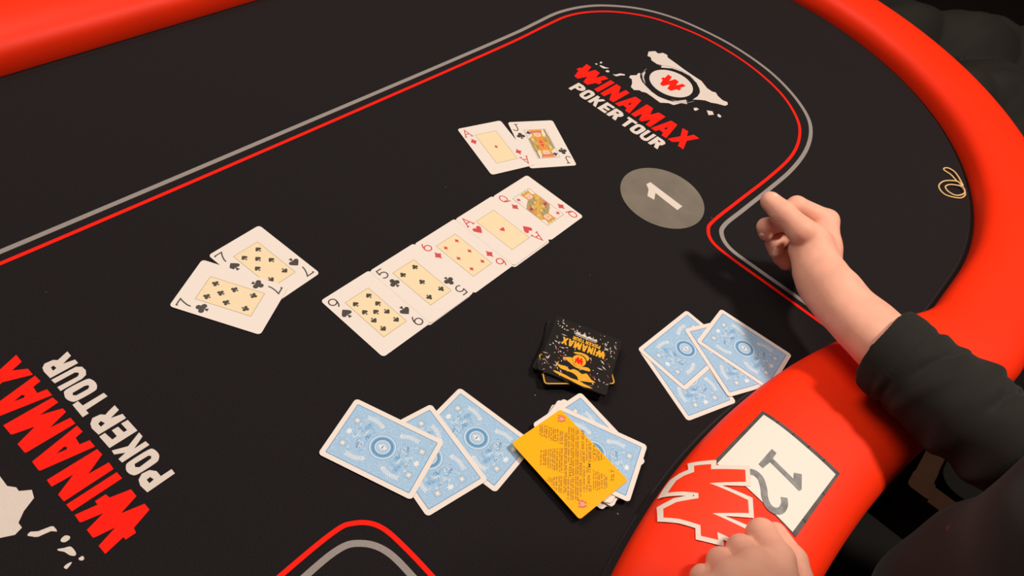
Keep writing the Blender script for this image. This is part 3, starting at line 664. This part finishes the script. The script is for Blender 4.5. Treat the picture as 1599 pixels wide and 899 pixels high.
# seat placard taped on the rail
pl = tag(empty('seat_placard', (0, 0, 0)), 'white square placard numbered 12 framed with black tape on the rail', 'placard')
FR = [(60.3, -383), (55.5, -466.8), (-32, -466.6), (-21.8, -379.3)]
PA = [(56.0, -386), (50.7, -464.2), (-30.5, -462.2), (-23.3, -382.6)]
drape(lambda b: b.poly(FR), 'tape_frame', [TAPE], pl, 0.45, 4)
drape(lambda b: b.poly(PA), 'paper', [PAPER], pl, 0.75, 4)
def digits(b):
    b.poly([(25.8, -409.7), (25.3, -414.8), (17.4, -415.2), (14.0, -438.4), (19.8, -435.8), (24.4, -441.7), (10.3, -448.9), (7.4, -447.6), (12.0, -415.3), (1.3, -413.6), (2.3, -408.9)])
    b.ribbon([q[:2] for q in catmull([(-10.3, -407.5, 0), (-8.2, -411.4, 0), (-9.3, -417.6, 0), (-15.5, -424.2, 0), (-22.9, -429.6, 0), (-27.2, -436.6, 0), (-25.8, -442.6, 0), (-20.5, -445.5, 0), (-13.6, -444.5, 0), (-8.9, -441.2, 0)], 4)], 6.2)
drape(digits, 'numeral', [DIGIT], pl, 0.95, 4)
SEAMS = [[(-13, -466.6), (-12.4, -462.8)], [(24, -466.6), (24.4, -463.4)]]
for k in range(4):
    t_ = .2+.2*k; SEAMS.append([(60.3-4.8*t_-.2, -383-83.8*t_), (60.3-4.8*t_-4.6, -382.2-83.8*t_)])
for sg in SEAMS: drape(lambda b: b.ribbon(sg, .6), 'tape_seam', [GLOSS_BLACK], pl, 0.62, 4)
# ------------------------------------------------------------------ soft bodies from blended round cones (metres from the table centre, z above felt)
def sdf_cone(P, a, b, ra, rb, flat=None):
    a = np.array(a, float); b = np.array(b, float); ab = b-a; L2 = max(1e-9, ab@ab)
    q = P-a; t = np.clip((q@ab)/L2, 0, 1); d = q-t[..., None]*ab
    if flat is not None:
        nn = np.array(flat[0], float); nn /= np.linalg.norm(nn); c = d@nn; d = d+(c*(1/flat[1]-1))[..., None]*nn
    return np.sqrt((d*d).sum(-1))-(ra+(rb-ra)*t)
def smin(a, b, k):
    h = np.clip(.5+.5*(b-a)/k, 0, 1); return b*(1-h)+a*h-k*h*(1-h)
class Field:
    def __init__(s, lo, hi, h):
        s.lo = np.array(lo, float); s.h = h; n = np.ceil((np.array(hi)-s.lo)/h).astype(int)+1; s.n = n
        ax = [s.lo[i]+h*np.arange(n[i]) for i in range(3)]
        s.P = np.stack(np.meshgrid(*ax, indexing='ij'), -1).astype(np.float32)
        s.F = np.full(tuple(n), 1e3, np.float32)
    def box(s, pts, r):
        p = np.array(pts, float); a = np.clip(np.floor((p.min(0)-r-s.lo)/s.h).astype(int), 0, s.n); b = np.clip(np.ceil((p.max(0)+r-s.lo)/s.h).astype(int)+1, 0, s.n)
        return tuple(slice(i, j) for i, j in zip(a, b))
    def chain(s, pts, rad, k, target=None, flat=None):
        """blend a chain of round cones into target (default: the main field)"""
        T = s.F if target is None else target
        for i in range(len(pts)-1):
            r = max(rad[i], rad[i+1]); sl = s.box([pts[i], pts[i+1]], r*2.2+max(k, 4)*2)
            if any(x.stop <= x.start for x in sl): continue
            d = sdf_cone(s.P[sl], pts[i], pts[i+1], rad[i], rad[i+1], flat).astype(np.float32)
            T[sl] = smin(T[sl], d, k) if k > 0 else np.minimum(T[sl], d)
    def blank(s): return np.full(tuple(s.n), 1e3, np.float32)
    def mesh(s, name, k=MM):
        F = s.F.copy()
        for ax in range(3):                                  # close the surface at the borders
            for e in (0, -1):
                sl = [slice(None)]*3; sl[ax] = e; F[tuple(sl)] = np.maximum(F[tuple(sl)], s.h*.5)
        n = np.array(F.shape); ins = F < 0
        c = [(i, j, l) for i in (0, 1) for j in (0, 1) for l in (0, 1)]
        sub = lambda A, o: A[o[0]:n[0]-1+o[0], o[1]:n[1]-1+o[1], o[2]:n[2]-1+o[2]]
        cnt = sum(sub(ins, o).astype(np.int8) for o in c); act = (cnt > 0) & (cnt < 8)
        I = np.argwhere(act); idx = np.full(act.shape, -1, np.int64); idx[act] = np.arange(len(I))
        acc = np.zeros((len(I), 3)); num = np.zeros(len(I))
        vals = {o: F[I[:, 0]+o[0], I[:, 1]+o[1], I[:, 2]+o[2]].astype(float) for o in c}
        for o in c:
            for ax in range(3):
                if o[ax] == 0:
                    p = list(o); p[ax] = 1; p = tuple(p); va, vb = vals[o], vals[p]; m = (va < 0) != (vb < 0)
                    t = np.where(m, va/np.where(m, va-vb, 1), 0); q = np.tile(np.array(o, float), (len(I), 1)); q[:, ax] += t
                    acc[m] += q[m]; num[m] += 1
        V = (s.lo+(I+acc/num[:, None])*s.h)*k
        faces = []
        for ax in range(3):
            u, w = (ax+1) % 3, (ax+2) % 3
            a = [slice(None)]*3; b = [slice(None)]*3; a[ax] = slice(0, -1); b[ax] = slice(1, None)
            A, B = ins[tuple(a)], ins[tuple(b)]; E = np.argwhere(A != B)
            E = E[(E[:, u] > 0) & (E[:, w] > 0) & (E[:, u] < n[u]-1) & (E[:, w] < n[w]-1)]
            fl = A[E[:, 0], E[:, 1], E[:, 2]]
            g = []
            for du, dw in ((1, 1), (0, 1), (0, 0), (1, 0)):
                q = E.copy(); q[:, u] -= du; q[:, w] -= dw; g.append(idx[q[:, 0], q[:, 1], q[:, 2]])
            Q = np.stack(g, 1); Q = np.where(fl[:, None], Q, Q[:, ::-1]); faces.append(Q)
        Q = np.concatenate(faces); Q = Q[(Q >= 0).all(1)]
        me = bpy.data.meshes.new(name); me.from_pydata(V.tolist(), [], Q.tolist()); me.update()
        return me
def relax(me, it=2, f=0.5):
    bm = bmesh.new(); bm.from_mesh(me)
    for _ in range(it): bmesh.ops.smooth_vert(bm, verts=bm.verts, factor=f, use_axis_x=True, use_axis_y=True, use_axis_z=True)
    bm.to_mesh(me); bm.free(); me.update()
def mix(p, q, t): return tuple(a+(b-a)*t for a, b in zip(p, q))

person = tag(empty('person', (0.06, -0.72, Z0)), 'seated person in black rolled-sleeve shirt, one fist over the felt, the other on the rail', 'person')
OFF = np.array((60.0, -720.0, 0.0))
def pm(me, name, mats, extra=None):
    o = link(name, me, person, mats, True); o.location = (-0.06, 0.72, 0); return o

# ---- right hand and forearm (thumb side up), above the felt
WR, FA1, FA2, ELB = (218, -352, 78), (199, -382, 84), (177, -430, 96), (160, -600, 108)
f = Field((120, -500, 10), (345, -235, 150), 1.5)
MCP = {'i': (289, -308, 94), 'm': (297, -311, 77), 'r': (301, -316, 61), 'p': (300, -322, 47)}
palm = f.F
flatv = (0.82, -0.55, 0.15)
for kf, r0 in (('i', 12.5), ('m', 12.5), ('r', 12), ('p', 11)):
    f.chain([mix(WR, MCP[kf], .12), mix(WR, MCP[kf], .6), MCP[kf]], [15, 13.5, r0], 9)
f.chain([(222, -348, 62), (258, -326, 48), (284, -318, 48)], [17, 15, 12], 9)            # little-finger side of the palm
f.chain([(236, -312, 86), (223, -334, 80), (213, -352, 77)], [17, 19.5, 22], 9)
f.chain([(226, -340, 88), (243, -314, 94), (256, -302, 90)], [18, 17.5, 9], 8)          # ball of the thumb
f.chain([(262, -322, 86), (280, -310, 88)], [12, 12], 8)                                  # web between thumb and index
f.chain([WR, (207, -368, 81), FA1, (188, -406, 89), (179, -432, 91), (167, -500, 93)], [25.5, 26.5, 28.5, 31, 32, 32], 12, None, ((0.35, 0.2, 0.92), .84))
f.chain([(214, -350, 88), (206, -362, 92)], [21, 22], 12)
fing = f.blank()
def finger(pts, rad): f.chain(pts, rad, 3.0, tmp)
for pts, rad in (([MCP['i'], (269, -275, 102), (251, -268, 92), (258, -279, 82)], [12.2, 10.6, 9.2, 8]),
                 ([MCP['m'], (272, -279, 80), (247.5, -262.5, 73), (247, -266.5, 67)], [11.2, 9.8, 9.2, 8.6]),
                 ([MCP['r'], (280, -286, 63), (254, -279, 56), (252.5, -285.5, 50)], [10.8, 9.4, 9.0, 8.4]),
                 ([MCP['p'], (281, -297, 47), (260, -292, 41), (262, -300, 36)], [10, 8.6, 8.2, 7.6])):
    tmp = f.blank(); finger(pts, rad); fing[:] = smin(fing, tmp, 1.6)
f.F[:] = smin(f.F, fing, 4.5)
tmp = f.blank()
f.chain([(243, -312, 99), (234.5, -298, 104), (236.5, -272.5, 108), (242.5, -254.5, 106.5)], [15.5, 14, 12.4, 10.4], 4, tmp)
f.chain([(238, -268, 107.5), (243, -254, 106.5)], [12, 10.6], 4, tmp, ((0.2, -0.2, 0.95), .82))
f.F[:] = smin(f.F, tmp, 1.6)
right = f.mesh('right')
# ---- left hand, closed on the rail, knuckles towards the cards
g = Field((-235, -640, 36), (-25, -395, 160), 1.5)
W2 = (-152, -492, 100)
LM = {'i': (-97, -459, 92), 'm': (-115, -448, 92), 'r': (-132, -440, 87), 'p': (-148, -437, 80)}
for kf, r0 in (('i', 12.5), ('m', 12.5), ('r', 12), ('p', 11)):
    g.chain([mix(W2, LM[kf], .1), mix(W2, LM[kf], .6), LM[kf]], [16, 14, r0], 9)
g.chain([(-150, -490, 88), (-122, -462, 72), (-130, -448, 70)], [20, 17, 15], 10)
g.chain([W2, (-160, -515, 102), (-172, -560, 108), (-190, -640, 112)], [26, 27, 30, 34], 12, None, ((0.1, 0.2, 0.97), .84))
fing = g.blank()
for pts, rad in (([LM['i'], (-75, -441, 74), (-84, -447, 58), (-98, -455, 59)], [12, 11.6, 9.8, 8.8]),
                 ([LM['m'], (-98, -436, 73), (-106, -443, 56), (-118, -452, 57)], [12, 11, 9.6, 8.8]),
                 ([LM['r'], (-116, -430, 69), (-123, -437, 55), (-133, -446, 56)], [11.4, 10.4, 9.2, 8.4]),
                 ([LM['p'], (-134, -427, 64), (-140, -434, 54), (-147, -441, 55)], [10.4, 9.2, 8.4, 7.8])):
    tmp = g.blank(); g.chain(pts, rad, 3, tmp); fing[:] = smin(fing, tmp, 1.6)
g.F[:] = smin(g.F, fing, 4.5)
tmp = g.blank(); g.chain([(-128, -492, 92), (-101, -487, 84), (-76, -470, 75), (-57, -450, 63)], [17, 12.5, 10.8, 8.6], 4, tmp)
g.F[:] = smin(g.F, tmp, 3.2)
left = g.mesh('left')
# ---- the rest of the body, coarse, under the clothes
SHR, SHL = (235, -745, 330), (-115, -745, 330); ELBL = (-195, -690, 112)
_HD = (62, -690, 560)
h = Field((-330, -1000, -775), (380, -200, 730), 7.0)
h.chain([(60, -790, -200), (50, -690, -90), (45, -665, 60), (45, -675, 180), (60, -725, 320)], [100, 100, 100, 100, 76], 40, None, ((0, 1, 0), .8))
h.chain([SHL, (60, -740, 345), SHR], [62, 70, 62], 40)
h.chain([(60, -725, 350), (30, -635, 475)], [55, 55], 25)
h.chain([SHR, (205, -680, 215), (160, -600, 98), (167, -500, 93)], [56, 42, 38, 30], 15); h.chain([SHL, (-165, -725, 215), ELBL, (-172, -560, 108)], [56, 46, 42, 30], 15)
for sx in (-1, 1):
    h.chain([(60+sx*85, -780, -225), (60+sx*120, -350, -235)], [85, 60], 25); h.chain([(60+sx*120, -350, -235), (60+sx*120, -370, -480), (60+sx*120, -400, -690)], [58, 52, 36], 15)
    h.chain([(60+sx*120, -405, -725), (60+sx*125, -270, -740)], [38, 28], 20)
h.chain([(20, -595, 575), (20, -585, 600)], [88, 92], 20, None, ((1, 0, 0), .86)); h.chain([(20, -563, 520), (20, -545, 498)], [60, 42], 25)
h.chain([(20, -499, 575), (20, -485, 548)], [9, 14], 8); h.chain([(20, -507, 500), (20, -505, 488)], [16, 18], 10)
for sx in (-1, 1): h.chain([(20+sx*80, -595, 585), (20+sx*84, -601, 545)], [13, 10], 6)
rest = h.mesh('rest')
bmj = bmesh.new()
for m in (right, left, rest):
    if m is not rest: relax(m, 2, .5)
    else: relax(m, 3, .5)
    bmj.from_mesh(m)
body_me = bpy.data.meshes.new('body'); bmj.to_mesh(body_me); bmj.free()
for m in (right, left, rest): bpy.data.meshes.remove(m)
pm(body_me, 'body', [SKIN])

# ---- nails
def nail(p, out, along, ln, wd):
    out = Vector(out).normalized(); al = Vector(along); al = (al-out*al.dot(out)).normalized(); sd = al.cross(out)
    n = 10; b = MB(); vs = [tuple(Vector(p)+out*.5)]; 
    for ring_, lift in ((.6, .3), (1.0, -.5)):
        for i in range(n):
            a = 2*math.pi*i/n; c_, s_ = math.cos(a), math.sin(a)
            c_ = math.copysign(abs(c_)**.7, c_); s_ = math.copysign(abs(s_)**.7, s_)
            vs.append(tuple(Vector(p)+al*(c_*ln*ring_)+sd*(s_*wd*ring_)+out*(lift-abs(s_)**2*ring_*1.2)))
    fs = [(0, 1+i, 1+(i+1) % n) for i in range(n)]+[(1+i, 1+n+i, 1+n+(i+1) % n, 1+(i+1) % n) for i in range(n)]
    b.add(vs, fs); me = b.mesh('fingernail'); o = pm(me, 'fingernail', [NAIL]); return o
nail((241, -258.5, 117.2), (-.05, -.15, 1), (6, 18, -1.5), 5.6, 4.4)
nail((244, -286.5, 56), (-.86, -.15, .45), (-.1, -.4, -.8), 4.8, 3.8)
nail((238.7, -264, 71.5), (-.92, .05, .35), (-.1, -.4, -.8), 4.6, 3.8)

# ---- black shirt with rolled sleeves
s = Field((-320, -960, -260), (380, -400, 440), 5.0)
s.chain([(58, -790, -215), (50, -705, -110), (45, -652, 10), (45, -658, 150), (55, -710, 300)], [122, 120, 114, 114, 95], 40, None, ((0, 1, 0), .9))
s.chain([SHL, (60, -742, 345), SHR], [74, 80, 74], 40)
s.chain([SHR, (207, -690, 215), (165, -606, 112)], [72, 62, 58], 20); s.chain([SHL, (-165, -725, 215), ELBL], [72, 60, 54], 20)
s.chain([ELBL, (-186, -640, 112)], [54, 50], 18)
P = s.P
s.F += (4.0*np.sin(P[..., 2]*.055+P[..., 0]*.03+2*np.sin(P[..., 1]*.02))*np.sin(P[..., 0]*.028+P[..., 1]*.02)).astype(np.float32)
cl = np.sqrt((P[..., 0]-45)**2+(P[..., 1]+690)**2)-66                                    # open neck
s.F = np.where(P[..., 2] > 395, np.maximum(s.F, -cl), s.F).astype(np.float32)
torso_me = s.mesh('torso'); relax(torso_me, 3)
r = Field((100, -690, 20), (260, -405, 185), 2.4)
axis0, axis1 = np.array((176, -424, 88.)), np.array((161, -606, 104.))
r.chain([(179, -417, 90), (173, -448, 91), (165, -503, 94), (161, -563, 99), (161, -622, 106)], [41, 42.5, 45, 48, 52], 10, None, ((0, 0, 1), .93))
P = r.P
dv = (axis1-axis0); dl = np.linalg.norm(dv); dv /= dl; along = (P-axis0)@dv
side = (P-axis0)@np.array((.99, .1, 0.)); up = P[..., 2]-100
fold = np.zeros(along.shape)
for c0, w0, a0, kx, kz in ((42, 6, 4.0, .35, -.10), (60, 7, 5.0, .12, .2), (84, 8, 5.5, -.25, .2), (104, 9, 4.5, .2, -.2), (128, 9, 5.5, -.1, .3), (152, 10, 5, .3, .1)):
    q = along-c0-kx*side-kz*up-4*np.sin(side*.07+c0); fold += a0*np.exp(-(q/w0)**2)
creases = sum(np.exp(-((along-c0-kx*side-kz*up)/3.2)**2)*np.exp(-(np.maximum(0, np.abs(side-s0)-w1)/12)**2) for c0, kx, kz, s0, w1 in ((36, .10, -.05, 0, 60), (66, .45, -.2, -8, 26), (92, -.10, .25, 4, 34), (120, .25, -.1, -5, 30), (108, -.5, .1, 12, 16), (150, .1, .2, 0, 40)))
fold += 1.4*np.sin(along*.11+side*.06)*np.sin(side*.09-up*.07)
r.F -= (.6*fold-4.0*creases).astype(np.float32)
cuffn = np.array((.24, .93, -.27)); cuffn /= np.linalg.norm(cuffn)
cut = (P-np.array((177.5, -432, 95)))@cuffn-2*np.sin(side*.08)
r.F = np.maximum(r.F, cut)
hole = sdf_cone(P, (192, -395, 88.5), (180, -428, 91), 34.5, 36, ((0.35, 0.2, 0.92), .9))
r.F = np.maximum(r.F, -hole).astype(np.float32)
hem = np.abs(cut+17)                                                                        # turned-back cuff edge
r.F -= (1.2*np.exp(-(np.maximum(cut+17, 0)/30)**2)*(cut > -17)).astype(np.float32)
sleeve_me = r.mesh('sleeve'); relax(sleeve_me, 1)
bmj = bmesh.new(); bmj.from_mesh(torso_me); bmj.from_mesh(sleeve_me); sm = bpy.data.meshes.new('shirt'); bmj.to_mesh(sm); bmj.free()
bpy.data.meshes.remove(torso_me); bpy.data.meshes.remove(sleeve_me)
tag(pm(sm, 'shirt', [SHIRT]), 'black long-sleeved shirt with turned-back cuffs')
# ---- trousers, shoes, hair, face
t = Field((-190, -960, -735), (310, -240, -150), 7.0)
t.chain([(60, -800, -190), (60, -780, -180)], [128, 126], 30, None, ((0, 1, 0), .9))
for sx in (-1, 1):
    t.chain([(60+sx*85, -780, -212), (60+sx*120, -345, -225)], [98, 74], 30); t.chain([(60+sx*120, -345, -232), (60+sx*120, -370, -480), (60+sx*120, -398, -690)], [74, 68, 58], 20)
tm = t.mesh('trousers'); relax(tm, 3); pm(tm, 'trousers', [TROUSER])
for sx in (-1, 1):
    k = Field((60+sx*120-70, -480, -762), (60+sx*120+75, -200, -640), 5.0)
    k.chain([(60+sx*120, -400, -715), (60+sx*125, -270, -728)], [46, 38], 20); k.F = np.maximum(k.F, -758-k.P[..., 2]).astype(np.float32)
    km = k.mesh('shoe'); relax(km, 1); pm(km, 'shoe', [GLOSS_BLACK])
q = Field((-105, -720, 470), (145, -450, 730), 5.0)
q.chain([(20, -607, 585), (20, -595, 606)], [94, 96], 20, None, ((1, 0, 0), .88)); q.F = np.maximum(q.F, (q.P[..., 1]+550)*.8-(q.P[..., 2]-600)*.9).astype(np.float32)
q.F = np.maximum(q.F, 520-q.P[..., 2]).astype(np.float32)
hm = q.mesh('hair'); relax(hm, 1); pm(hm, 'hair', [HAIR])
def ball(c, r_, sc=(1, 1, 1)):
    bm = bmesh.new(); bmesh.ops.create_uvsphere(bm, u_segments=16, v_segments=10, radius=r_)
    for v_ in bm.verts: v_.co = Vector((v_.co.x*sc[0]+c[0], v_.co.y*sc[1]+c[1], v_.co.z*sc[2]+c[2]))*MM
    me = bpy.data.meshes.new('ball'); bm.to_mesh(me); bm.free(); return me
for sx in (-1, 1):
    pm(ball((20+sx*31, -512, 572), 12), 'eye', [EYE]); pm(ball((20+sx*31, -502.5, 572), 5), 'iris', [IRIS]); pm(ball((20+sx*31, -506, 590), 16, (1.1, .35, .2)), 'eyebrow', [HAIR])
pm(ball((20, -499, 516), 22, (1, .4, .28)), 'mouth', [LIP])
for zb in (150, 85, 20): pm(ball((45, -657+.9*114+3, zb), 6.5, (1, .5, 1)), 'button', [mat('dark_button', (0.03, 0.028, 0.03), .5, .3, lin=True)])

# ------------------------------------------------------------------ chair under the person, chair with a jacket beyond the rail
def chair(name, x, y, rz, label, seat_mat, back=True, seat_z=.445):
    o = empty(name, (x, y, 0), rz); tag(o, label, 'chair')
    b = MB(1.0); b.slab(rrect(.38, .37, .03), seat_z-.05, seat_z); b.build('seat', [seat_mat], o)
    if back:
        b = MB(1.0); b.slab([(-.20, -.215), (.20, -.215), (.20, -.19), (-.20, -.19)], .62, .86); b.build('backrest', [seat_mat], o)
    for sx in (-1, 1):
        for sy in (-1, 1):
            b = MB(1.0); hgt = .88 if sy < 0 and back else seat_z-.005
            b.slab(rrect(.036, .036, .006, 2, sx*.212, sy*.2), 0, hgt); b.build('leg', [WOOD], o)
    for sx in (-1, 1):
        b = MB(1.0); b.box((sx*.212, 0, seat_z-.04), (.034, .364, .06)); b.build('seat_rail', [WOOD], o)
    for sy in (-1, 1):
        b = MB(1.0); b.box((0, sy*.2, seat_z-.04), (.388, .03, .06)); b.build('seat_rail', [WOOD], o)
    return o
chair('stool', 0.06, -0.80, 0.0, 'low dark stool the seated person in black sits on', TROUSER, False, .437)
chair('wooden_chair', 0.70, -0.808, math.radians(2), 'brown wooden chair with black seat, standing empty right beside the person', TROUSER)
chair('stool', 1.40, -0.16, math.radians(78), 'dark stool under a bundled black jacket beyond the red rail', TROUSER, False)
# jacket heaped on that chair: one thick folded cloth
def jacket():
    n = 90; xs = np.linspace(-.36, .36, n); ys = np.linspace(-.46, .46, n); V = []; rnd = random.Random(2)
    waves = [(rnd.uniform(4, 13), rnd.uniform(-12, 12), rnd.uniform(0, 6.3), rnd.uniform(.6, 1.0)) for _ in range(9)]
    for x in xs:
        for y in ys:
            e = max(abs(x)/.36, abs(y)/.46); d = max(0, e-.5)/.5
            w = sum(a*abs(math.sin((kx*x+ky*y)*1.35+p+.8*math.sin(7*x+p)))**.7 for kx, ky, p, a in waves)/9
            z = .452+.19*(1-d**2)*(.35+.9*w)+.02*(1+math.sin(23*x+17*y))*(1-d)
            V.append((x*(1-.12*d), y*(1-.12*d), z))
    Fc = [(i*n+j, (i+1)*n+j, (i+1)*n+j+1, i*n+j+1) for i in range(n-1) for j in range(n-1)]
    me = bpy.data.meshes.new('jacket'); me.from_pydata(V, [], Fc); me.update()
    o = link('jacket', me, None, [JACKET], True); o.location = (1.40, -0.16, 0.0); o.rotation_euler = (0, 0, math.radians(20))
    md = o.modifiers.new('thick', 'SOLIDIFY'); md.thickness = .012; md.offset = 1
    tag(o, 'black jacket lying in folds on a stool beyond the red rail', 'jacket')
jacket()
# walls
for nm, x0, y0, x1, y1 in (('wall_left', -4, -4, -3.9, 4), ('wall_right', 4, -4, 4.1, 4), ('wall_back', -4, 4, 4, 4.1), ('wall_front', -4, -4.1, 4, -4)):
    b = MB(1.0); b.slab([(x0, y0), (x1, y0), (x1, y1), (x0, y1)], 0, 3.2); tag(b.build(nm, [mat('dim_wall', (0.10, 0.075, 0.06), .9, .1, lin=True)]), 'dim plain wall of the room', None, None, 'structure')
